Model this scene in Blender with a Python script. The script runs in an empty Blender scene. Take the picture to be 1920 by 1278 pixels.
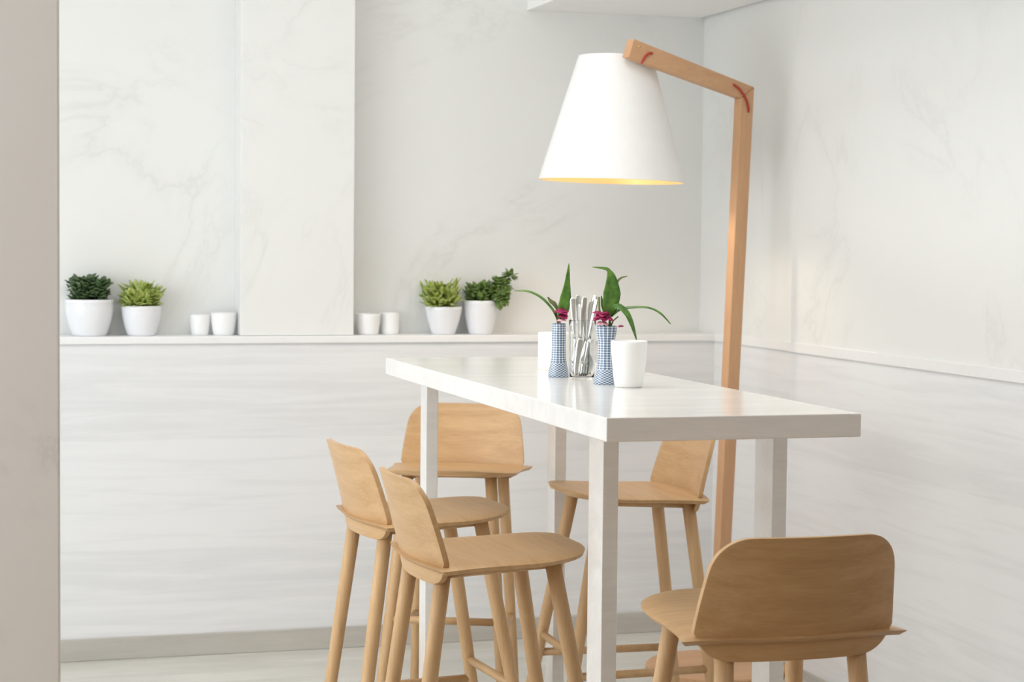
import bpy, bmesh, math, random
from mathutils import Vector, Matrix
random.seed(7)
sc = bpy.context.scene
col = sc.collection
PI = math.pi

# ------------------------------------------------------------------ materials
def new_mat(name):
    m = bpy.data.materials.new(name); m.use_nodes = True
    nt = m.node_tree
    return m, nt, nt.nodes['Principled BSDF']

def node(nt, t, **kw):
    n = nt.nodes.new(t)
    for k, v in kw.items():
        setattr(n, k, v)
    return n

def coords(nt, scale=(1, 1, 1), rot=(0, 0, 0), kind='Object'):
    tc = node(nt, 'ShaderNodeTexCoord'); mp = node(nt, 'ShaderNodeMapping')
    mp.inputs['Scale'].default_value = scale; mp.inputs['Rotation'].default_value = rot
    nt.links.new(tc.outputs[kind], mp.inputs['Vector'])
    return mp.outputs['Vector']

def ramp(nt, fac, stops):
    r = node(nt, 'ShaderNodeValToRGB')
    e = r.color_ramp.elements
    while len(e) < len(stops):
        e.new(0.5)
    for i, (p, c) in enumerate(stops):
        e[i].position = p; e[i].color = (c[0], c[1], c[2], 1)
    nt.links.new(fac, r.inputs['Fac'])
    return r.outputs['Color']

def noise(nt, vec, scale, detail=4, rough=.55, dist=0):
    n = node(nt, 'ShaderNodeTexNoise')
    n.inputs['Scale'].default_value = scale; n.inputs['Detail'].default_value = detail
    n.inputs['Roughness'].default_value = rough; n.inputs['Distortion'].default_value = dist
    nt.links.new(vec, n.inputs['Vector'])
    return n.outputs['Fac']

def mixc(nt, fac, a, b, mode='MIX'):
    m = node(nt, 'ShaderNodeMix', data_type='RGBA', blend_type=mode)
    for s, v in ((m.inputs[0], fac), (m.inputs[6], a), (m.inputs[7], b)):
        if hasattr(v, 'links') or hasattr(v, 'is_linked'):
            nt.links.new(v, s)
        elif isinstance(v, (int, float)):
            s.default_value = v
        else:
            s.default_value = (v[0], v[1], v[2], 1)
    return m.outputs[2]

def math_n(nt, op, a, b=None):
    m = node(nt, 'ShaderNodeMath', operation=op)
    for s, v in ((m.inputs[0], a), (m.inputs[1], b)):
        if v is None: continue
        if isinstance(v, (int, float)): s.default_value = v
        else: nt.links.new(v, s)
    return m.outputs[0]

def plain(name, c, rough=.5, spec=.5, metal=0, trans=0, alpha=1):
    m, nt, b = new_mat(name)
    v = coords(nt); f = noise(nt, v, 30, 2)
    lo = [x * .99 for x in c]; hi = [min(1, x * 1.01) for x in c]
    nt.links.new(ramp(nt, f, [(.3, lo), (.7, hi)]), b.inputs['Base Color'])
    b.inputs['Roughness'].default_value = rough
    b.inputs['Specular IOR Level'].default_value = spec
    b.inputs['Metallic'].default_value = metal
    b.inputs['Transmission Weight'].default_value = trans
    return m

def wood(name, lo, hi, axis='X', fine=1.0, rough=.5, streak=14, spec=.35):
    m, nt, b = new_mat(name)
    s = {'X': (1.2, streak, streak), 'Y': (streak, 1.2, streak), 'Z': (streak, streak, 1.2)}[axis]
    v = coords(nt, s)
    f1 = noise(nt, v, 2.2 * fine, 6, .6, .35)
    v2 = coords(nt, tuple(x * 5 for x in s))
    f2 = noise(nt, v2, 3.0 * fine, 3, .5)
    f = math_n(nt, 'ADD', math_n(nt, 'MULTIPLY', f1, .7), math_n(nt, 'MULTIPLY', f2, .3))
    nt.links.new(ramp(nt, f, [(.32, lo), (.68, hi)]), b.inputs['Base Color'])
    b.inputs['Roughness'].default_value = rough
    b.inputs['Specular IOR Level'].default_value = spec
    return m

def marble(name, base, vein, rough=.35, scale=.9, strength=.5):
    m, nt, b = new_mat(name)
    v = coords(nt, (1, 1, 1), (.5, .6, .35))
    w = noise(nt, v, scale, 7, .62, 1.1)
    d = math_n(nt, 'ABSOLUTE', math_n(nt, 'SUBTRACT', w, .5))
    line = ramp(nt, d, [(0.0, (1, 1, 1)), (.012, (.35, .35, .35)), (.05, (0, 0, 0))])
    patch = ramp(nt, noise(nt, v, 1.7, 3), [(.46, (0, 0, 0)), (.66, (1, 1, 1))])
    mask = mixc(nt, 1.0, line, patch, 'MULTIPLY')
    mm = node(nt, 'ShaderNodeRGBToBW'); nt.links.new(mask, mm.inputs[0])
    fac = math_n(nt, 'MULTIPLY', mm.outputs[0], strength)
    cloud = ramp(nt, noise(nt, v, .8, 3), [(.3, [x * .975 for x in base]), (.7, base)])
    nt.links.new(mixc(nt, fac, cloud, vein), b.inputs['Base Color'])
    b.inputs['Roughness'].default_value = rough
    return m

def panel_wood(name, lo, hi, axis, plank_z=.19, rough=.4):
    """white wood-look boards laid horizontally; boards differ a little in tone"""
    m, nt, b = new_mat(name)
    s = (1.0, 17, 17) if axis == 'X' else (17, 1.0, 17)
    f1 = noise(nt, coords(nt, s), 1.5, 7, .62, .8)
    sep = node(nt, 'ShaderNodeSeparateXYZ'); nt.links.new(coords(nt), sep.inputs[0])
    pl = math_n(nt, 'FLOOR', math_n(nt, 'DIVIDE', sep.outputs['Z'], plank_z))
    wn = node(nt, 'ShaderNodeTexWhiteNoise', noise_dimensions='1D'); nt.links.new(pl, wn.inputs['W'])
    f = math_n(nt, 'ADD', math_n(nt, 'MULTIPLY', f1, .85), math_n(nt, 'MULTIPLY', wn.outputs['Value'], .15))
    nt.links.new(ramp(nt, f, [(.36, lo), (.56, hi)]), b.inputs['Base Color'])
    b.inputs['Roughness'].default_value = rough
    return m

M = {}
M['marble'] = marble('white_marble_slab', (.805, .815, .805), (.50, .50, .49), strength=.24)
M['marble_pillar'] = marble('pillar_marble', (.86, .845, .815), (.45, .44, .42), scale=1.6, strength=.4)
M['panel_back'] = panel_wood('whitewashed_boards_back', (.70, .71, .725), (.765, .775, .79), 'X')
M['panel_right'] = panel_wood('whitewashed_boards_right', (.735, .745, .76), (.795, .805, .82), 'Y')
M['trim'] = plain('white_trim', (.82, .825, .83), .4)
M['paint'] = plain('white_paint', (.91, .91, .90), .6)
M['rear'] = plain('warm_bounce_paint', (.66, .50, .33), .8)
M['base'] = wood('greige_baseboard', (.44, .42, .385), (.53, .51, .47), 'X', .8)
M['base_right'] = wood('greige_baseboard_side', (.44, .42, .385), (.53, .51, .47), 'Y', .8)
M['floor'] = wood('pale_grey_floor_boards', (.52, .51, .47), (.68, .67, .63), 'X', .6, .45, 9)
M['bounce_brown'] = wood('brown_bounce_boards', (.21, .125, .055), (.32, .20, .10), 'X', .6, .5, 9)
M['table'] = wood('white_ash_laminate', (.73, .715, .69), (.82, .81, .79), 'X', .8, .16, 12, .5)
M['oak'] = wood('pale_oak_across', (.46, .275, .125), (.60, .39, .20), 'X', 1, .42, 18, .5)
M['oak_leg'] = wood('pale_oak_upright', (.48, .298, .145), (.62, .41, .22), 'Z', 1, .5, 16)
M['lampwood'] = wood('beech_upright', (.53, .30, .16), (.63, .385, .22), 'Z', .8, .5, 12)
M['lampwood_x'] = wood('beech_across', (.53, .30, .16), (.63, .385, .22), 'X', .8, .5, 12)
M['shade'] = plain('white_lampshade_fabric', (.83, .835, .83), .85, .1)
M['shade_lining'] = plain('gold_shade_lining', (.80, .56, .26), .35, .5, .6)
M['cord'] = plain('red_cord', (.42, .03, .02), .6)
M['brass'] = plain('brass', (.8, .55, .2), .3, .5, 1)
M['pot'] = plain('white_glazed_pot', (.80, .815, .85), .18)
M['soil'] = plain('dark_soil', (.03, .024, .018), .9)
M['cup'] = plain('white_frosted_cup', (.86, .865, .875), .4)
M['candle'] = plain('ivory_wax', (.88, .86, .80), .5)
M['steel'] = plain('brushed_steel', (.72, .72, .70), .32, .5, 1)
M['magenta'] = plain('magenta_petal', (.33, .008, .09), .55)
M['pinkpale'] = plain('pale_pink_petal', (.80, .42, .50), .55)

def leafmat(name, lo, hi):
    m, nt, b = new_mat(name)
    f = noise(nt, coords(nt), 45, 3)
    nt.links.new(ramp(nt, f, [(.3, lo), (.7, hi)]), b.inputs['Base Color'])
    b.inputs['Roughness'].default_value = .45
    return m
M['leaf_dark'] = leafmat('dark_green_leaf', (.018, .05, .016), (.10, .17, .06))
M['leaf_lime'] = leafmat('yellow_green_leaf', (.20, .29, .03), (.52, .58, .18))
M['leaf_mid'] = leafmat('mid_green_leaf', (.05, .11, .02), (.22, .32, .08))
M['leaf_strap'] = leafmat('glossy_strap_leaf', (.03, .11, .012), (.14, .30, .04))
M['stem'] = plain('olive_stem', (.17, .19, .07), .6)

m, nt, b = new_mat('clear_glass')
b.inputs['Base Color'].default_value = (.97, .985, .98, 1); b.inputs['Roughness'].default_value = .02
b.inputs['Transmission Weight'].default_value = 1; b.inputs['IOR'].default_value = 1.18
M['glass'] = m
m, nt, b = new_mat('frosted_white_glass')
b.inputs['Base Color'].default_value = (.93, .935, .93, 1); b.inputs['Roughness'].default_value = .3
b.inputs['Transmission Weight'].default_value = .0; b.inputs['IOR'].default_value = 1.4
M['frost'] = m
m, nt, b = new_mat('lit_bulb_glass')
b.inputs['Base Color'].default_value = (.95, .93, .88, 1)
b.inputs['Emission Color'].default_value = (1, .88, .72, 1); b.inputs['Emission Strength'].default_value = 125
M['bulb'] = m
m, nt, b = new_mat('blue_lattice_porcelain')
sep = node(nt, 'ShaderNodeSeparateXYZ'); nt.links.new(coords(nt), sep.inputs[0])
ang = math_n(nt, 'MULTIPLY', math_n(nt, 'ARCTAN2', sep.outputs['Y'], sep.outputs['X']), 7.0)
zz = math_n(nt, 'MULTIPLY', sep.outputs['Z'], 520.0)
dia = math_n(nt, 'ABSOLUTE', math_n(nt, 'MULTIPLY', math_n(nt, 'SINE', math_n(nt, 'ADD', ang, zz)), math_n(nt, 'SINE', math_n(nt, 'SUBTRACT', ang, zz))))
grid = math_n(nt, 'ABSOLUTE', math_n(nt, 'MULTIPLY', math_n(nt, 'SINE', ang), math_n(nt, 'SINE', zz)))
low = math_n(nt, 'LESS_THAN', sep.outputs['Z'], .036)
pat = node(nt, 'ShaderNodeMix', data_type='FLOAT')
nt.links.new(low, pat.inputs[0]); nt.links.new(grid, pat.inputs[2]); nt.links.new(dia, pat.inputs[3])
nt.links.new(ramp(nt, pat.outputs[0], [(.12, (.80, .85, .90)), (.32, (.14, .21, .32))]), b.inputs['Base Color'])
b.inputs['Roughness'].default_value = .25
M['lattice'] = m

# ------------------------------------------------------------------ geometry helpers
def mesh_obj(name, bm, mat, parent=None, smooth=False, bevel=0, sub=0):
    me = bpy.data.meshes.new(name)
    bmesh.ops.recalc_face_normals(bm, faces=bm.faces)
    bm.to_mesh(me); bm.free()
    for mm in (mat if isinstance(mat, (list, tuple)) else [mat]):
        me.materials.append(mm)
    if smooth:
        me.polygons.foreach_set('use_smooth', [True] * len(me.polygons))
    o = bpy.data.objects.new(name, me); col.objects.link(o)
    if parent: o.parent = parent
    if bevel:
        md = o.modifiers.new('edge', 'BEVEL'); md.width = bevel; md.segments = 3; md.limit_method = 'ANGLE'
        md.angle_limit = math.radians(38)
    if sub:
        md = o.modifiers.new('soft', 'SUBSURF'); md.levels = sub; md.render_levels = sub
    return o

def box(bm, x0, x1, y0, y1, z0, z1):
    v = [bm.verts.new((x, y, z)) for x in (x0, x1) for y in (y0, y1) for z in (z0, z1)]
    for f in ((0, 1, 3, 2), (4, 6, 7, 5), (0, 4, 5, 1), (2, 3, 7, 6), (0, 2, 6, 4), (1, 5, 7, 3)):
        bm.faces.new([v[i] for i in f])

def tube(bm, pts, radii, n=14, caps=True):
    pts = [Vector(p) for p in pts]
    if isinstance(radii, (int, float)): radii = [radii] * len(pts)
    rings = []; up = None
    for i, p in enumerate(pts):
        d = (pts[min(i + 1, len(pts) - 1)] - pts[max(i - 1, 0)]).normalized()
        if up is None:
            up = Vector((0, 0, 1)) if abs(d.z) < .9 else Vector((1, 0, 0))
        a = d.cross(up).normalized(); bb = a.cross(d).normalized(); up = bb
        rings.append([bm.verts.new(p + radii[i] * (math.cos(t) * a + math.sin(t) * bb)) for t in [2 * PI * k / n for k in range(n)]])
    for r0, r1 in zip(rings, rings[1:]):
        for k in range(n):
            bm.faces.new((r0[k], r0[(k + 1) % n], r1[(k + 1) % n], r1[k]))
    if caps:
        bm.faces.new(rings[0]); bm.faces.new(rings[-1])

def lathe(bm, prof, n=40, off=(0, 0, 0)):
    """closed or open profile of (r, z); r = 0 gives a pole"""
    rings = []
    for r, z in prof:
        if r < 1e-6: rings.append([bm.verts.new((off[0], off[1], off[2] + z))])
        else: rings.append([bm.verts.new((off[0] + r * math.cos(2 * PI * k / n), off[1] + r * math.sin(2 * PI * k / n), off[2] + z)) for k in range(n)])
    for a, c in zip(rings, rings[1:]):
        for k in range(n):
            if len(a) == 1 and len(c) == 1: continue
            if len(a) == 1: bm.faces.new((a[0], c[k], c[(k + 1) % n]))
            elif len(c) == 1: bm.faces.new((a[k], a[(k + 1) % n], c[0]))
            else: bm.faces.new((a[k], a[(k + 1) % n], c[(k + 1) % n], c[k]))

def prism(bm, poly, fn, t0, t1):
    """poly of 2-d points, fn(point, t) -> 3-d"""
    a = [bm.verts.new(fn(p, t0)) for p in poly]; c = [bm.verts.new(fn(p, t1)) for p in poly]
    bm.faces.new(a); bm.faces.new(c[::-1])
    n = len(poly)
    for i in range(n):
        bm.faces.new((a[i], a[(i + 1) % n], c[(i + 1) % n], c[i]))

def grid_solid(bm, front, back):
    nr, nc = len(front), len(front[0])
    F = [[bm.verts.new(p) for p in row] for row in front]
    B = [[bm.verts.new(p) for p in row] for row in back]
    for i in range(nr - 1):
        for j in range(nc - 1):
            bm.faces.new((F[i][j], F[i][j + 1], F[i + 1][j + 1], F[i + 1][j]))
            bm.faces.new((B[i][j], B[i + 1][j], B[i + 1][j + 1], B[i][j + 1]))
    edge = [(i, 0) for i in range(nr)] + [(nr - 1, j) for j in range(1, nc)] + [(i, nc - 1) for i in range(nr - 2, -1, -1)] + [(0, j) for j in range(nc - 2, 0, -1)]
    for (a, c) in zip(edge, edge[1:] + edge[:1]):
        bm.faces.new((F[a[0]][a[1]], F[c[0]][c[1]], B[c[0]][c[1]], B[a[0]][a[1]]))

def empty(name, loc, rz=0):
    o = bpy.data.objects.new(name, None); col.objects.link(o)
    o.location = loc; o.rotation_euler = (0, 0, rz); o.empty_display_size = .05
    return o

def tag(o, label, cat, group=None, kind=None):
    o['label'] = label; o['category'] = cat
    if group: o['group'] = group
    if kind: o['kind'] = kind
    return o

def copy_tree(o, parent=None):
    c = o.copy(); col.objects.link(c); c.parent = parent
    for ch in o.children: copy_tree(ch, c)
    return c

def struct(name, bm, mat, parent=None, bevel=0):
    o = mesh_obj(name, bm, mat, parent, bevel=bevel)
    if parent is None: o['kind'] = 'structure'
    return o

# ------------------------------------------------------------------ the room
YB, YU, XR, XRB, ZL, CEIL = 6.78, 6.93, 2.806, 2.82, 1.121, 2.75
XL, YR, YSTEP = -1.6, -1.1, 6.075
def S(name, mat, *boxes, parent=None, bevel=0):
    bm = bmesh.new()
    for b_ in boxes: box(bm, *b_)
    return struct(name, bm, mat, parent, bevel)
S('floor', M['floor'], (XL - .2, XR + .3, 3.0, YU + .3, -.1, 0))
S('floor_bounce', M['bounce_brown'], (XL - .2, XR + .3, YR - .2, 2.999, -.1, 0))  # unseen brown floor, added to darken and warm the bounce on the nearest stool
S('ceiling', M['paint'], (XL - .2, XR + .3, YR - .2, YU + .3, CEIL, CEIL + .1))
S('trim_1', M['paint'], (2.113, XR - .001, 4.2, YU - .001, 2.318, CEIL - .001))['label'] = 'lowered white ceiling box over the lamp corner'
S('wall_back', M['marble'], (XL - .2, XR + .3, YU, YU + .2, ZL - .0262, CEIL), )
S('wall_back_lower', M['panel_back'], (XL - .2, XR + .3, YB, YB + .35, 0, ZL - .027))
S('trim_2', M['trim'], (XL, XRB, YB - .012, YU - .001, ZL - .0265, ZL), bevel=.004)['label'] = 'white ledge along the back wall'
S('wall_column', M['marble'], (1.029, 1.434, YB + .004, YU - .001, ZL + .0005, CEIL - .001), bevel=.003)
S('baseboard_back', M['base'], (XL, XRB, YB - .012, YB - .0005, 0, .0773), bevel=.003)
S('wall_right', M['marble'], (XR, XR + .2, YR, YSTEP, ZL - .014, CEIL), (XRB, XR + .2, YSTEP, YU, ZL - .014, CEIL))
S('wall_right_lower', M['panel_right'], (XR, XR + .2, YR, YSTEP, 0, ZL - .015), (XRB, XR + .2, YSTEP, YB, 0, ZL - .015))
S('trim_3', M['trim'], (XR - .008, XR - .0005, YR, YSTEP, ZL - .027, ZL + .008), (XRB - .008, XRB - .0005, YSTEP + .0005, YB - .013, ZL - .027, ZL + .008), bevel=.003)
S('baseboard_right', M['base_right'], (XR - .012, XR - .0005, YR, YSTEP, 0, .03), (XRB - .012, XRB - .0005, YSTEP, YB - .013, 0, .03))
S('wall_pillar', M['marble_pillar'], (-.28, .2, 3.3, 3.62, .0005, CEIL - .001), bevel=.004)
S('wall_rear_bounce', M['rear'], (XL, XR, YR - .15, YR, 0, CEIL))  # unseen wall behind the camera, its warm colour added for bounce light
# left wall with two big window openings, outside the frame: the daylight comes from here
WZ0, WZ1 = .35, 2.5
WIN = [(1.85, 3.4), (3.55, 5.6)]
S('wall_left', M['paint'], (XL - .15, XL, YR, WIN[0][0], 0, CEIL), (XL - .15, XL, WIN[0][1], WIN[1][0], 0, CEIL),
  (XL - .15, XL, WIN[1][1], YU, 0, CEIL), (XL - .15, XL, WIN[0][0], WIN[0][1], 0, WZ0), (XL - .15, XL, WIN[0][0], WIN[0][1], WZ1, CEIL),
  (XL - .15, XL, WIN[1][0], WIN[1][1], 0, WZ0), (XL - .15, XL, WIN[1][0], WIN[1][1], WZ1, CEIL))
for i, (a, c) in enumerate(WIN):
    S('window_%d' % (i + 1), M['paint'], (XL - .1, XL - .05, a, a + .05, WZ0, WZ1), (XL - .1, XL - .05, c - .05, c, WZ0, WZ1),
      (XL - .1, XL - .05, a + .05, c - .05, WZ0, WZ0 + .05), (XL - .1, XL - .05, a + .05, c - .05, WZ1 - .05, WZ1))
    ld = bpy.data.lights.new('window_daylight', 'AREA'); ld.shape = 'RECTANGLE'; ld.size = c - a; ld.size_y = WZ1 - WZ0
    ld.cycles.is_portal = True
    lo = bpy.data.objects.new('window_daylight', ld); col.objects.link(lo)
    lo.location = (XL - .16, (a + c) / 2, (WZ0 + WZ1) / 2); lo.rotation_euler = (0, -PI / 2, 0)

# ------------------------------------------------------------------ bar stools
ZS = .75
def make_stool():
    root = empty('bar_stool', (0, 0, 0))
    # seat: rows of u across, v from back ledge to front
    nu, nv = 33, 30
    def hw_front(y):                      # half width of the seat at depth y
        if y >= -.02:
            t = min(1, (y + .02) / .22)
            return .2095 * max(0, 1 - t ** 3.4) ** (1 / 3.4)
        t = (y + .02) / -.159             # towards the pointed rear tabs
        return .2095 + .018 * t ** 2
    def zsurf(x, y):
        r = (y + .18) / .38
        return ZS + .018 * r - .007 * max(0, 1 - (x / .2) ** 2) * math.sin(PI * min(1, max(0, r))) - .010 * min(1.2, abs(x / .21)) ** 5 * (.35 + .65 * min(1, r * 1.6))
    top, bot = [], []
    for j in range(nv + 1):
        s = j / nv
        yy = -.179 + .379 * math.sin(s * PI / 2) if s > 0 else -.179
        yy = -.179 + .379 * (1 - (1 - s) ** 1.8)
        if j == nv: yy = .1996
        w = max(hw_front(yy), .02)
        rt, rb = [], []
        for i in range(nu + 1):
            u = -1 + 2 * i / nu; u = math.sin(u * PI / 2) * .35 + u * .65
            x = u * w
            back = (1 - s) ** 3 * .034 * (1 - u * u)      # rear edge bows backwards
            y = yy - back
            z = zsurf(x, y)
            e = max(abs(u) ** 8, s ** 14, (1 - s) ** 14)
            rt.append((x, y, z - .0035 * e)); rb.append((x * (1 - .05 * abs(u) ** 6), y + .012 * (1 - s) ** 10 - .010 * s ** 10, z - .021 + .007 * e))
        top.append(rt); bot.append(rb)
    bm = bmesh.new(); grid_solid(bm, top, bot)
    mesh_obj('seat', bm, M['oak'], root, True, bevel=.003)
    # backrest: one curved panel that passes through the seat and ends in a lip below it
    def hwb(z):
        if z < 0:
            t = min(1, -z / .055)
            return .197 - .022 * t - .055 + .055 * max(.0, 1 - (max(0, t - .3) / .7) ** 2.3) ** (1 / 2.3)
        w = .2 - .024 * (z / .181) ** 1.2
        z1 = .112
        if z > z1:
            t = (z - z1) / (.181 - z1)
            w = w - .066 + .066 * max(0, 1 - t ** 2.3) ** (1 / 2.3)
        return w
    zs = [-.055, -.0545, -.053, -.0505, -.047, -.043, -.038, -.032, -.024, -.014, 0, .02, .04, .06, .085, .10, .115, .13, .142, .152, .16, .1665, .172, .176, .179, .1803, .181]
    fr, bk = [], []
    for z in zs:
        w = max(hwb(z), .02)
        rf, rb = [], []
        for i in range(29):
            u = -1 + 2 * i / 28; x = u * w
            y = -.196 - .046 * max(0, z / .18) ** 1.1 + .030 * (x / .19) ** 2 + (.012 * (z / -.055) if z < 0 else 0)
            rf.append((x, y + .0065, ZS + .004 + z)); rb.append((x, y - .0065, ZS + .004 + z))
        fr.append(rf); bk.append(rb)
    bm = bmesh.new(); grid_solid(bm, fr, bk)
    mesh_obj('backrest', bm, M['oak'], root, True, bevel=.003)
    # legs
    def leg(sx, fr_):
        if fr_: a, y, px, py = .129, .105, .088, .187
        else: a, y, px, py = .132, -.150, .047, -.133
        p0 = Vector((sx * a, y, ZS - .012 + (.012 if fr_ else 0))); L = p0.z
        p1 = Vector((sx * (a + px * L), y + py * L, 0.0))
        return p0, p1
    legs = {}
    for fr_ in (0, 1):
        for sx in (-1, 1):
            p0, p1 = leg(sx, fr_); legs[(sx, fr_)] = (p0, p1)
            bm = bmesh.new()
            pts = [p0.lerp(p1, t) for t in (0, .25, .5, .75, .985, 1)]
            tube(bm, pts, [.0185, .0182, .0175, .0162, .0145, .0125], 18)
            mesh_obj('leg', bm, M['oak_leg'], root, True)
    def at(key, z):
        p0, p1 = legs[key]; return p0.lerp(p1, (p0.z - z) / p0.z)
    bm = bmesh.new(); tube(bm, [at((-1, 1), .305), at((1, 1), .305)], .0115, 14)
    mesh_obj('footrest', bm, M['oak'], root, True)
    for sx in (-1, 1):
        bm = bmesh.new(); tube(bm, [at((sx, 0), .25), at((sx, 1), .25)], .0115, 14)
        mesh_obj('side_rail', bm, M['oak'], root, True)
    for sx in (-1, 1):
        bm = bmesh.new(); tube(bm, [Vector((sx * .128, -.155, ZS - .031)), Vector((sx * .126, .11, ZS - .018))], .010, 10)
        mesh_obj('seat_rail', bm, M['oak'], root, True)
    return root

stool = make_stool()
STOOLS = [
    (1.521, 3.422, 0.0, 'pale oak bar stool nearest the camera, seen from behind at the table end'),
    (1.232, 4.289, -88.5, 'oak bar stool on the left side of the table, the nearer of the two there'),
    (1.242, 4.951, -85.2, 'oak bar stool on the left side of the table, the farther of the two there'),
    (1.560, 5.845, 156.1, 'oak bar stool at the far table end with its backrest front facing the camera'),
    (1.903, 5.245, 89.2, 'oak bar stool on the right side of the table next to the lamp pole'),
]
for i, (x, y, a, lab) in enumerate(STOOLS):
    o = stool if i == 0 else copy_tree(stool)
    o.location = (x, y, 0); o.rotation_euler = (0, 0, math.radians(a))
    tag(o, lab, 'bar stool', 'oak bar stools around the table')

# ------------------------------------------------------------------ table
ZT, TX0, TX1, TY0, TY1, TT = 1.118, 1.266, 1.819, 3.588, 5.536, .0483
tb = empty('bar_table', ((TX0 + TX1) / 2, (TY0 + TY1) / 2, 0))
tag(tb, 'long white high table with thick top and slim rectangular legs', 'table')
cx, cy = tb.location.x, tb.location.y
bm = bmesh.new(); box(bm, TX0 - cx, TX1 - cx, TY0 - cy, TY1 - cy, ZT - TT, ZT)
mesh_obj('tabletop', bm, M['table'], tb, bevel=.0025)
for x in (1.370, 1.764):
    for y0, y1 in ((3.90, 3.995), (5.455, 5.525)):
        bm = bmesh.new(); box(bm, x - cx, x + .0355 - cx, y0 - cy, y1 - cy, 0, ZT - TT)
        mesh_obj('leg', bm, M['table'], tb, bevel=.002)

# ------------------------------------------------------------------ floor lamp
PHI = math.radians(15)
L0 = Vector((2.656, 6.10, 0)); EA = Vector((-math.cos(PHI), -math.sin(PHI), 0)); EN = Vector((math.sin(PHI), -math.cos(PHI), 0))
BASE = Vector((2.555, 6.085, 0))
lamp = empty('floor_lamp', BASE)
tag(lamp, 'leaning wooden floor lamp with angled arm and big white cone shade', 'floor lamp')
def lp(p, t): return L0 + EA * p[0] + Vector((0, 0, p[1])) + EN * t - BASE
bm = bmesh.new(); lathe(bm, [(0, 0), (.236, 0), (.24, .004), (.24, .022), (.236, .026), (0, .026)], 56)
mesh_obj('base', bm, M['lampwood_x'], lamp, False)
bm = bmesh.new(); prism(bm, [(0, 1.990), (.0558, 1.951), (.1315, .024), (.0855, .024)], lp, -.019, .019)
mesh_obj('pole', bm, M['lampwood'], lamp, bevel=.0025)
bm = bmesh.new(); prism(bm, [(0.0004, 1.9905), (.500, 2.122), (.520, 2.062), (.0562, 1.9515)], lp, -.019, .019)
mesh_obj('arm', bm, M['lampwood_x'], lamp, bevel=.0025)
SH = Vector((2.172, 6.135, 0)) - BASE
shade = empty('shade_pivot', (0, 0, 0)); bpy.data.objects.remove(shade)
def cone(name, prof, mat):
    bm = bmesh.new(); lathe(bm, prof, 72)
    o = mesh_obj(name, bm, mat, lamp, True)
    o.location = SH + Vector((0, 0, 1.666)); o.rotation_euler = (0, math.radians(1.3), 0)
    md = o.modifiers.new('edge', 'EDGE_SPLIT'); md.split_angle = math.radians(50)
    return o
sh = cone('lamp_shade', [(.242, 0), (.245, 0), (.124, .413), (.121, .413), (.242, 0)], M['shade'])
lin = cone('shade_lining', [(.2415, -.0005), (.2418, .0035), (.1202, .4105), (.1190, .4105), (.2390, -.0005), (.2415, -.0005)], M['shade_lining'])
# little spider and holder that carry the shade from the arm
bm = bmesh.new()
tip = lp((.485, 2.088), -.019)
tube(bm, [tip, SH + Vector((0.0, 0, 2.068))], .004, 8)
tube(bm, [SH + Vector((-.118, 0, 2.071)), SH + Vector((.118, 0, 2.066))], .003, 8)
tube(bm, [SH + Vector((0, 0, 2.07)), SH + Vector((0, 0, 1.93))], .004, 8)
mesh_obj('shade_holder', bm, M['brass'], lamp, True)
bm = bmesh.new()
lathe(bm, [(0, 1.96), (.022, 1.96), (.024, 1.93), (.02, 1.882), (0, 1.882)], 20, SH)
mesh_obj('socket', bm, M['trim'], lamp, True)
bm = bmesh.new()
lathe(bm, [(0, 1.88), (.014, 1.87), (.03, 1.82), (.028, 1.79), (.016, 1.772), (0, 1.768)], 20, SH)
mesh_obj('light_bulb', bm, M['bulb'], lamp, True)
def cord(pts):
    bm = bmesh.new(); tube(bm, [lp((p[0], p[1]), p[2]) for p in pts], .0035, 10)
    mesh_obj('cord', bm, M['cord'], lamp, True)
cord([(.425, 2.078, .017), (.429, 2.079, .0225), (.442, 2.078, .0235), (.455, 2.068, .0225), (.463, 2.055, .0215), (.466, 2.044, .015)])
cord([(.091, 1.995, .017), (.088, 1.993, .0225), (.068, 1.981, .0235), (.048, 1.962, .0235), (.034, 1.940, .0235), (.026, 1.915, .0225), (.024, 1.905, .017)])
bm = bmesh.new(); tube(bm, [lp((.478, 2.098), .018), lp((.478, 2.098), .0205)], .0035, 10)
mesh_obj('screw', bm, M['brass'], lamp, True)

# ------------------------------------------------------------------ leaves
def leaf(bm, p, d, up, L, W, curl=.25, fold=.15, n=6, tipw=.0, shape=1.0):
    """flat-ish blade with thickness, along d, curling away from up"""
    d = d.normalized(); side = d.cross(up)
    if side.length < 1e-4: side = d.cross(Vector((1, .3, 0)))
    side.normalize(); nn = side.cross(d).normalized()
    top, bot = [], []
    for i in range(n + 1):
        t = i / n
        w = W * (math.sin(PI * min(1, t ** shape * .94 + .06)) ** .75 if i < n else .04) * .5
        if i == 0: w = W * .12
        c = p + d * (L * t) - nn * (curl * L * t * t)
        th = .0009 + .0009 * (1 - t)
        rt, rb = [], []
        for s in (-1, 0, 1):
            q = c + side * (w * s) + nn * (fold * w * abs(s))
            rt.append(q + nn * th); rb.append(q - nn * th)
        top.append(rt); bot.append(rb)
    grid_solid(bm, top, bot)

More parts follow.
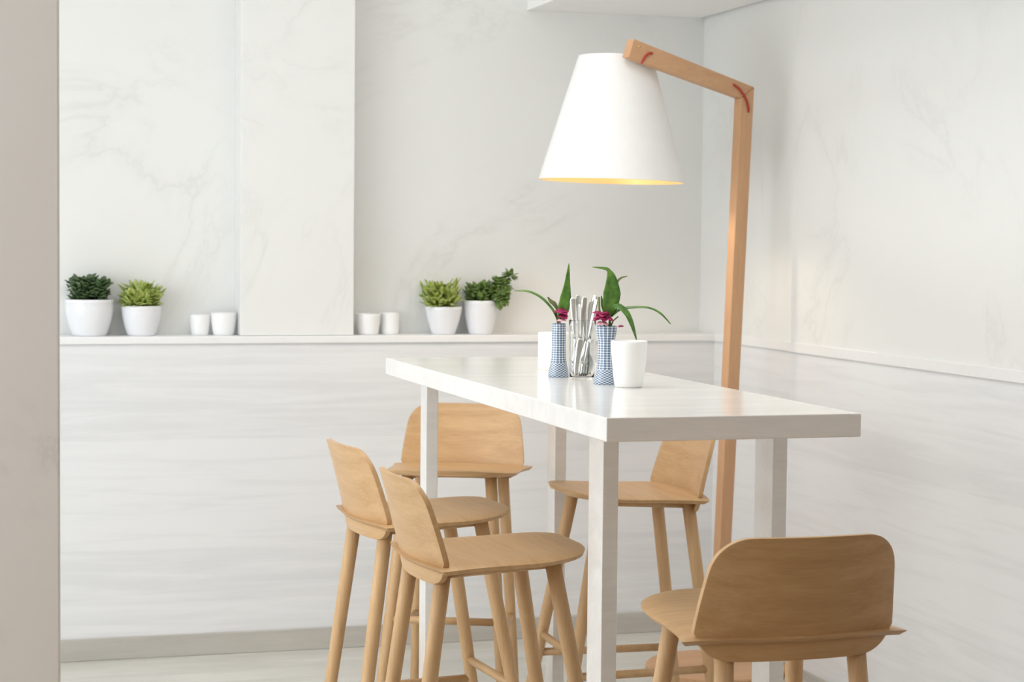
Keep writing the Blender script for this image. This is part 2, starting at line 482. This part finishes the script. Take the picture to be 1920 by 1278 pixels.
def strap(bm, pts, widths, nrm):
    """ribbon leaf through points with given widths; nrm is the face normal hint"""
    pts = [Vector(p) for p in pts]; nrm = Vector(nrm)
    # Catmull-Rom
    P = [pts[0]] + pts + [pts[-1]]; W = [widths[0]] + list(widths) + [widths[-1]]
    res = []
    for i in range(1, len(P) - 2):
        for k in range(5):
            t = k / 5
            res.append((.5 * ((2 * P[i]) + (P[i + 1] - P[i - 1]) * t + (2 * P[i - 1] - 5 * P[i] + 4 * P[i + 1] - P[i + 2]) * t * t + (3 * P[i] - P[i - 1] - 3 * P[i + 1] + P[i + 2]) * t ** 3), W[i] + (W[i + 1] - W[i]) * t))
    res.append((pts[-1], widths[-1]))
    top, bot = [], []
    for i, (c, w) in enumerate(res):
        d = (res[min(i + 1, len(res) - 1)][0] - res[max(i - 1, 0)][0]).normalized()
        side = d.cross(nrm).normalized(); nn = side.cross(d).normalized()
        rt, rb = [], []
        for s in (-1, -.5, 0, .5, 1):
            q = c + side * (w * .5 * s) + nn * (.12 * w * abs(s))
            rt.append(q + nn * .0008); rb.append(q - nn * .0008)
        top.append(rt); bot.append(rb)
    grid_solid(bm, top, bot)

# ------------------------------------------------------------------ pots on the ledge
def pot_profile(R, H, r0, round_):
    pr = [(0, 0), (r0 * .94, 0), (r0, .003)]
    for i in range(1, 11):
        t = i / 10
        pr.append((r0 + (R - r0) * (math.sin(t * PI / 2) ** .9 * round_ + t * (1 - round_)), .003 + (H - .017) * t))
    pr += [(R + .0008, H - .012), (R + .001, H - .002), (R - .001, H), (R - .0045, H), (R - .006, H - .004), (R - .007, H - .02), (R * .8, H - .022), (0, H - .022)]
    return pr

def plant(name, x, y, R, H, r0, rnd, lab, foliage_fn, leaf_mat):
    root = empty(name, (x, y, ZL)); tag(root, lab, 'potted plant', 'potted plants on the ledge')
    bm = bmesh.new(); lathe(bm, pot_profile(R, H, r0, rnd), 48); mesh_obj('pot', bm, M['pot'], root, True)
    bm = bmesh.new(); lathe(bm, [(0, H - .0215), (R - .0085, H - .0215), (R - .0082, H - .011), (R * .5, H - .007), (0, H - .005)], 32)
    mesh_obj('soil', bm, M['soil'], root, True)
    bm = bmesh.new(); foliage_fn(bm, R, H); mesh_obj('foliage', bm, leaf_mat, root, True)
    return root

def bushy(n, spread, height, L, W, curl=.2, lean=0.0, base=.0, x0=-.085, x1=.085):
    def fn(bm, R, H):
        for k in range(n):
            a = random.uniform(0, 2 * PI); rr = math.sqrt(random.random())
            f = random.random()
            z = H - .006 + base + height * f * (1 - .25 * rr * rr)
            rad = (R * .72 + (spread - R * .72) * (f ** .6)) * rr
            p = Vector((rad * math.cos(a) + lean * f, min(rad * math.sin(a), .062), z))
            el = random.uniform(.05, 1.25)
            d = Vector((math.cos(a + random.uniform(-.7, .7)) * math.cos(el), math.sin(a + random.uniform(-.7, .7)) * math.cos(el), math.sin(el)))
            if p.y + d.y * L > .068: d.y = -abs(d.y)
            s = random.uniform(.7, 1.15)
            tipx = p.x + d.x * L * s
            if not (x0 + W * .4 < tipx < x1 - W * .4 and x0 < p.x < x1): continue
            leaf(bm, p, d, Vector((0, 0, 1)), L * s, W * s, curl, .2, 5)
        for k in range(14):
            a = random.uniform(0, 2 * PI); r_ = random.uniform(.1, .6) * R
            tube(bm, [(r_ * math.cos(a), r_ * math.sin(a) * .8, H - .012), (r_ * 1.3 * math.cos(a) + lean * .5, r_ * math.sin(a), H + height * .75)], .0016, 5)
    return fn

def jade(bm, R, H):
    bushy(280, .068, .062, .026, .017, .15, 0, 0, -.068, .075)(bm, R, H)
    # the branch that reaches out to the right and the rosette hanging over the rim
    tube(bm, [(0, 0, H), (.045, -.01, H + .055), (.085, -.015, H + .082), (.115, -.02, H + .10)], [.004, .0035, .003, .002], 8)
    tube(bm, [(.02, -.02, H), (.055, -.045, H + .03), (.066, -.06, H + .012)], [.004, .003, .002], 8)
    for c, rad, n, L, W in (((.105, -.02, H + .088), .026, 26, .028, .014), ((.082, -.018, H + .055), .024, 34, .026, .017), ((.058, -.056, H + .012), .034, 80, .027, .019), ((.082, -.05, H + .025), .02, 24, .022, .015), ((.06, -.02, H + .06), .026, 40, .025, .017)):
        for k in range(n):
            v = Vector((random.gauss(0, 1), random.gauss(0, 1), random.gauss(0, 1))).normalized()
            leaf(bm, Vector(c) + v * rad * random.uniform(.1, .6), v, Vector((0, 0, 1)), L * random.uniform(.8, 1.1), W, .1, .15, 5)

plant('potted_succulent', .514, 6.845, .083, .127, .058, 1.0, 'big round white pot with dark green succulent beside the left pillar', bushy(420, .083, .078, .024, .018, .15), M['leaf_dark'])
plant('potted_herb', .692, 6.845, .0685, .105, .048, .8, 'white pot with bright lime leaves between dark succulent and small cups', bushy(260, .088, .068, .040, .019, .15, 0, 0, -.088, .088), M['leaf_lime'])
plant('potted_herb', 1.781, 6.848, .0665, .102, .043, .45, 'white pot of light green leaves right of the wall column, left pot of its pair', bushy(280, .084, .080, .040, .017, .1, -.008, 0, -.092, .068), M['leaf_lime'])
plant('potted_succulent', 1.923, 6.850, .0655, .124, .044, .45, 'white pot with leggy jade plant whose branch leans out to the right', jade, M['leaf_mid'])

def cup(x, y, R, H, r0, lab):
    o_ = empty('candle_cup', (x, y, ZL)); tag(o_, lab, 'candle cup', 'small white cups on the ledge')
    pr = [(0, 0), (r0 * .93, 0), (r0, .003)] + [(r0 + (R - r0) * math.sin(t * PI / 20), .003 + (H - .003) * t / 10) for t in range(1, 11)]
    pr += [(R - .003, H)] + [(r0 - .003 + (R - r0) * math.sin(t * PI / 20), .006 + (H - .006) * t / 10) for t in range(9, -1, -1)] + [(0, .006)]
    bm = bmesh.new(); lathe(bm, pr, 40); mesh_obj('cup', bm, M['cup'], o_, True)
    bm = bmesh.new(); lathe(bm, [(0, .0062), (r0 - .0045, .0062), (r0 + (R - r0) * .5 - .006, H * .45), (0, H * .45)], 28); mesh_obj('wax', bm, M['candle'], o_, True)
cup(.898, 6.865, .036, .073, .029, 'small white cup standing second left of the wall column')
cup(.979, 6.850, .0445, .080, .036, 'small white cup tucked against the left side of the wall column')
cup(1.500, 6.845, .0445, .076, .036, 'small white cup just right of the wall column')
cup(1.586, 6.868, .034, .079, .031, 'narrow white cup second right of the wall column, before the potted plants')

# ------------------------------------------------------------------ things on the table
def vase(x, y, R0, lab, tall=.137, topr=.0205):
    pr = [(0, 0), (R0 * .96, 0), (R0, .003), (R0 * .98, .012), (R0 * .80, .032), (R0 * .70, .05), (R0 * .66, .08), (R0 * .68, .105), (topr * .97, tall - .015), (topr, tall - .001), (topr - .001, tall), (topr - .0025, tall), (topr - .004, tall - .02), (R0 * .55, .08), (R0 * .55, .02), (0, .018)]
    bm = bmesh.new(); lathe(bm, pr, 48); o = mesh_obj('bud_vase', bm, M['lattice'], None, True)
    o.location = (x, y, ZT); tag(o, lab, 'vase', 'blue lattice vases on the table')
    return o
V1 = Vector((1.527, 4.700, ZT)); V2 = Vector((1.5655, 4.445, ZT))
vase(V1.x, V1.y, .0265, 'slim blue and white lattice vase on the table, left of the cutlery', .137, .018)
vase(V2.x, V2.y, .0300, 'blue and white lattice vase on the table, partly behind the frosted tumbler', .142, .0255)

def tumbler(name, x, y, R, H, r0, mat, lab, cat, th=.0025, rnd=.5):
    def rad(t): return r0 + (R - r0) * (t * (1 - rnd) + math.sin(t * PI / 2) * rnd)
    pr = [(0, 0), (r0 * .9, 0), (r0, .004)] + [(rad(t / 10), .004 + (H - .005) * t / 10) for t in range(1, 11)]
    pr += [(R - th * .5, H)] + [(rad(t / 10) - th, .008 + (H - .009) * t / 10) for t in range(10, -1, -1)] + [(0, .008)]
    bm = bmesh.new(); lathe(bm, pr, 48); o = mesh_obj(name, bm, mat, None, True)
    o.location = (x, y, ZT); tag(o, lab, cat); return o
tumbler('frosted_tumbler', 1.588, 4.345, .0435, .111, .034, M['frost'], 'white frosted tumbler, nearest thing standing on the table', 'tumbler', .003, .8)
tumbler('cutlery_glass', 1.553, 4.590, .034, .150, .031, M['glass'], 'tall clear glass on the table that holds the cutlery', 'glass', .002, .2)
# candle at the back of the group
pc = empty('pillar_candle', (1.607, 4.985, ZT)); tag(pc, 'ivory pillar candle on the table, farthest of the things there', 'candle')
bm = bmesh.new(); lathe(bm, [(0, 0), (.043, 0), (.044, .002), (.044, .098), (.042, .1), (.02, .097), (0, .096)], 40); mesh_obj('wax', bm, M['candle'], pc, True)
bm = bmesh.new(); tube(bm, [(0, 0, .095), (.0005, 0, .108)], .0011, 6); mesh_obj('wick', bm, M['soil'], pc, True)

# cutlery in the glass, handles up
def cutlery(kind, foot, top, tw, lab):
    foot = Vector(foot); top = Vector(top); d = (top - foot).normalized()
    cam = Vector((math.sin(.29), math.cos(.29), 0))
    side = d.cross(cam).normalized(); nn = side.cross(d)
    rot = Matrix((side, nn, d)).transposed().to_4x4()
    side = (side * math.cos(tw) + nn * math.sin(tw)).normalized(); nn = side.cross(d) * -1
    L = (top - foot).length
    root = empty(kind, foot); tag(root, lab, kind, 'cutlery in the clear glass')
    def at(x, t, y=0): return side * x + d * (t * L) + nn * y
    def blade(bm, prof, th, bend=0):
        fr = [[at(w * s, t, th + bend * math.sin(t * 9)) for s in (-1, -.4, .4, 1)] for t, w in prof]
        bk = [[at(w * s, t, -th + bend * math.sin(t * 9)) for s in (-1, -.4, .4, 1)] for t, w in prof]
        grid_solid(bm, fr, bk)
    bm = bmesh.new()
    blade(bm, [(.48, .003), (.55, .0032), (.7, .0045), (.85, .0062), (.95, .0072), (.985, .006), (1, .003)], .0011)
    mesh_obj('handle', bm, M['steel'], root, True)
    bm = bmesh.new()
    if kind == 'knife':
        blade(bm, [(0, .001), (.03, .006), (.1, .0085), (.3, .009), (.44, .008), (.48, .003)], .0007)
        mesh_obj('blade', bm, M['steel'], root, True)
    elif kind == 'spoon':
        blade(bm, [(0, .003), (.03, .010), (.09, .0155), (.17, .0165), (.23, .011), (.27, .005), (.33, .003), (.48, .003)], .0008, .0015)
        mesh_obj('bowl', bm, M['steel'], root, True)
    else:
        blade(bm, [(.16, .0095), (.2, .011), (.24, .009), (.28, .0045), (.34, .003), (.48, .003)], .0008)
        for k in (-1.5, -.5, .5, 1.5):
            fr = [[at(k * .0058 + s * .0017, t, .0008) for s in (-1, 1)] for t in (0, .08, .162)]
            bk = [[at(k * .0058 + s * .0017, t, -.0008) for s in (-1, 1)] for t in (0, .08, .162)]
            grid_solid(bm, fr, bk)
        mesh_obj('tines', bm, M['steel'], root, True)
gx, gy = 1.553, 4.590
zf = ZT + .011
CUT = [
    ('fork', (gx - .012, gy + .008, zf), (gx - .022, gy + .016, ZT + .205), .2, 'steel fork upright at the left of the cutlery glass'),
    ('knife', (gx - .010, gy - .012, zf), (gx + .030, gy - .016, ZT + .202), .5, 'steel knife leaning right across the front of the cutlery glass'),
    ('spoon', (gx + .002, gy + .010, zf), (gx - .006, gy + .020, ZT + .212), -.3, 'steel spoon near the middle of the cutlery glass, its handle reaching highest'),
    ('knife', (gx - .016, gy - .002, zf), (gx + .004, gy - .004, ZT + .208), .1, 'steel knife standing nearly upright in the middle of the cutlery glass'),
    ('fork', (gx - .004, gy - .016, zf), (gx + .018, gy - .012, ZT + .198), -.4, 'steel fork leaning slightly right in the cutlery glass'),
    ('spoon', (gx + .008, gy - .006, zf), (gx + .033, gy + .004, ZT + .212), .4, 'steel spoon at the right edge of the cutlery glass, leaning towards the broad leaf'),
    ('knife', (gx + .006, gy + .014, zf), (gx - .014, gy - .014, ZT + .190), .9, 'steel knife leaning left in front of the fork in the cutlery glass'),
    ('fork', (gx + .014, gy + .002, zf), (gx + .010, gy + .024, ZT + .194), .0, 'steel fork at the back of the cutlery glass, leaning away'),
]
for c in CUT: cutlery(*c)

# sprigs in the vases: built in a frame whose x runs to the right of the picture and y away
def sprig_root(v, name, lab):
    o = empty(name, (v.x, v.y, v.z), -.29); tag(o, lab, 'flower', 'sprigs in the lattice vases'); return o
def petals(bm, c, R, n=6, tilt=.5):
    for k in range(n):
        a = 2 * PI * k / n + random.uniform(-.3, .3)
        d = Vector((math.cos(a), math.sin(a) * .7 - .2, random.uniform(-.2, tilt)))
        leaf(bm, Vector(c), d, Vector((0, -.4, 1)), R * random.uniform(.85, 1.1), R * .8, .3, .25, 5)
r1 = sprig_root(V1, 'orchid_sprig', 'magenta bloom with upright pointed leaf in the slim left vase')
bm = bmesh.new(); tube(bm, [(0, 0, .03), (.001, 0, .10), (.001, 0, .145), (.0, 0, .165)], [.0028, .0028, .003, .0022], 8); tube(bm, [(0.001, 0, .03), (-.004, 0, .14), (-.008, -.002, .172)], .0022, 8); mesh_obj('stem', bm, M['stem'], r1, True)
bm = bmesh.new(); strap(bm, [(.004, 0, .145), (.010, 0, .175), (.0155, .002, .205), (.0195, .004, .24), (.0235, .004, .290)], [.016, .030, .028, .015, .001], (.25, -1, .2)); mesh_obj('leaf', bm, M['leaf_strap'], r1, True)
bm = bmesh.new(); strap(bm, [(-.004, 0, .145), (-.018, -.004, .172), (-.045, -.008, .200), (-.078, -.012, .217), (-.115, -.014, .219)], [.007, .011, .012, .009, .001], (.3, -.5, 1)); mesh_obj('leaf', bm, M['leaf_strap'], r1, True)
bm = bmesh.new(); strap(bm, [(-.004, 0, .172), (-.013, -.002, .186), (-.022, -.004, .193), (-.030, -.005, .204)], [.006, .012, .010, .002], (.1, -1, .5)); mesh_obj('leaf', bm, M['stem'], r1, True)
bm = bmesh.new(); petals(bm, (.006, -.012, .165), .019, 7, .9); petals(bm, (.010, -.014, .155), .014, 6, .4); mesh_obj('bloom', bm, M['magenta'], r1, True)
bm = bmesh.new(); petals(bm, (.006, -.014, .146), .013, 7, .3); mesh_obj('pale_petals', bm, M['pinkpale'], r1, True)

r2 = sprig_root(V2, 'orchid_sprig', 'magenta bloom with broad leaf and drooping straps in the vase behind the tumbler')
bm = bmesh.new(); tube(bm, [(0, 0, .03), (.004, 0, .10), (.008, 0, .15), (.008, 0, .185)], [.003, .003, .0034, .003], 8); tube(bm, [(0, 0, .03), (-.004, -.002, .14), (-.018, -.004, .18), (-.020, -.004, .212)], [.0024, .0024, .0026, .003], 8)
tube(bm, [(.002, 0, .12), (.016, -.004, .155), (.028, -.006, .165)], .0018, 8); mesh_obj('stem', bm, M['stem'], r2, True)
bm = bmesh.new(); strap(bm, [(.006, 0, .165), (.008, -.004, .19), (.011, -.006, .222), (.010, -.004, .255), (.004, .0, .275), (-.006, .002, .281), (-.036, .004, .284)], [.016, .038, .043, .026, .010, .007, .001], (.15, -1, .25)); mesh_obj('leaf', bm, M['leaf_strap'], r2, True)
bm = bmesh.new(); strap(bm, [(.014, .006, .225), (.024, .006, .247), (.034, .006, .258), (.050, .006, .263)], [.006, .006, .005, .001], (.1, -1, .6)); mesh_obj('leaf', bm, M['stem'], r2, True)
bm = bmesh.new(); strap(bm, [(.012, .0, .165), (.032, -.006, .181), (.060, -.012, .187), (.100, -.014, .187), (.130, -.010, .173), (.155, -.006, .148)], [.007, .011, .009, .006, .007, .001], (-.1, -.6, 1)); mesh_obj('leaf', bm, M['leaf_strap'], r2, True)
bm = bmesh.new(); strap(bm, [(.010, -.002, .178), (.026, -.014, .190), (.045, -.022, .175), (.058, -.028, .150), (.072, -.030, .108)], [.008, .016, .017, .013, .001], (.6, -1, .5)); mesh_obj('leaf', bm, M['leaf_strap'], r2, True)
bm = bmesh.new(); strap(bm, [(.0, -.002, .165), (-.010, -.006, .19), (-.014, -.008, .215)], [.007, .009, .002], (.1, -1, .3)); mesh_obj('leaf', bm, M['leaf_strap'], r2, True)
bm = bmesh.new(); petals(bm, (-.012, -.016, .168), .022, 8, .7); petals(bm, (-.018, -.018, .160), .017, 6, .3); petals(bm, (.001, -.020, .160), .016, 6, .4); mesh_obj('bloom', bm, M['magenta'], r2, True)
bm = bmesh.new(); petals(bm, (-.012, -.018, .150), .014, 7, .1); mesh_obj('pale_petals', bm, M['pinkpale'], r2, True)
bm = bmesh.new(); petals(bm, (.034, -.027, .142), .007, 5, .6); mesh_obj('bud', bm, M['magenta'], r2, True)

# ------------------------------------------------------------------ daylight
w = bpy.data.worlds.new('daylight'); sc.world = w; w.use_nodes = True
bg = w.node_tree.nodes['Background']
bg.inputs['Color'].default_value = (.925, .965, 1, 1); bg.inputs['Strength'].default_value = 4.3

# added overhead fill lights without fixtures, brightening seats and tabletop (above the frame)
for x, y, p in ((.75, 4.4, 12), (1.6, 5.1, 6), (1.9, 3.9, 3)):
    ld = bpy.data.lights.new('overhead_fill', 'AREA'); ld.shape = 'DISK'; ld.size = .7; ld.energy = p; ld.color = (1, .97, .93)
    lo = bpy.data.objects.new('overhead_fill', ld); col.objects.link(lo); lo.location = (x, y, CEIL - .02)

# ------------------------------------------------------------------ camera
cd = bpy.data.cameras.new('camera'); cam = bpy.data.objects.new('camera', cd); col.objects.link(cam)
yaw, pitch, roll, fpx, h = .289939, .0516359, .0099570, 3634.37, 1.464
fwd = Vector((math.sin(yaw), math.cos(yaw), 0)); right = Vector((math.cos(yaw), -math.sin(yaw), 0)); up = Vector((0, 0, 1))
f2 = fwd * math.cos(pitch) - up * math.sin(pitch); u2 = up * math.cos(pitch) + fwd * math.sin(pitch)
r3 = right * math.cos(roll) + u2 * math.sin(roll); u3 = u2 * math.cos(roll) - right * math.sin(roll)
mat = Matrix((r3, u3, -f2)).transposed().to_4x4(); mat.translation = (0, 0, h)
cam.matrix_world = mat
cd.sensor_width = 36; cd.lens = fpx * 36 / 1920; cd.clip_start = .05; cd.clip_end = 100
cd.dof.use_dof = True; cd.dof.focus_distance = 4.3; cd.dof.aperture_fstop = 8
sc.camera = cam
sc.view_settings.view_transform = 'Standard'; sc.view_settings.look = 'None'
sc.view_settings.gamma = 1; sc.view_settings.use_curve_mapping = False
sc.view_settings.exposure = 0.17
sc.cycles.max_bounces = 10; sc.cycles.diffuse_bounces = 7; sc.cycles.use_denoising = True
sc.cycles.caustics_reflective = False
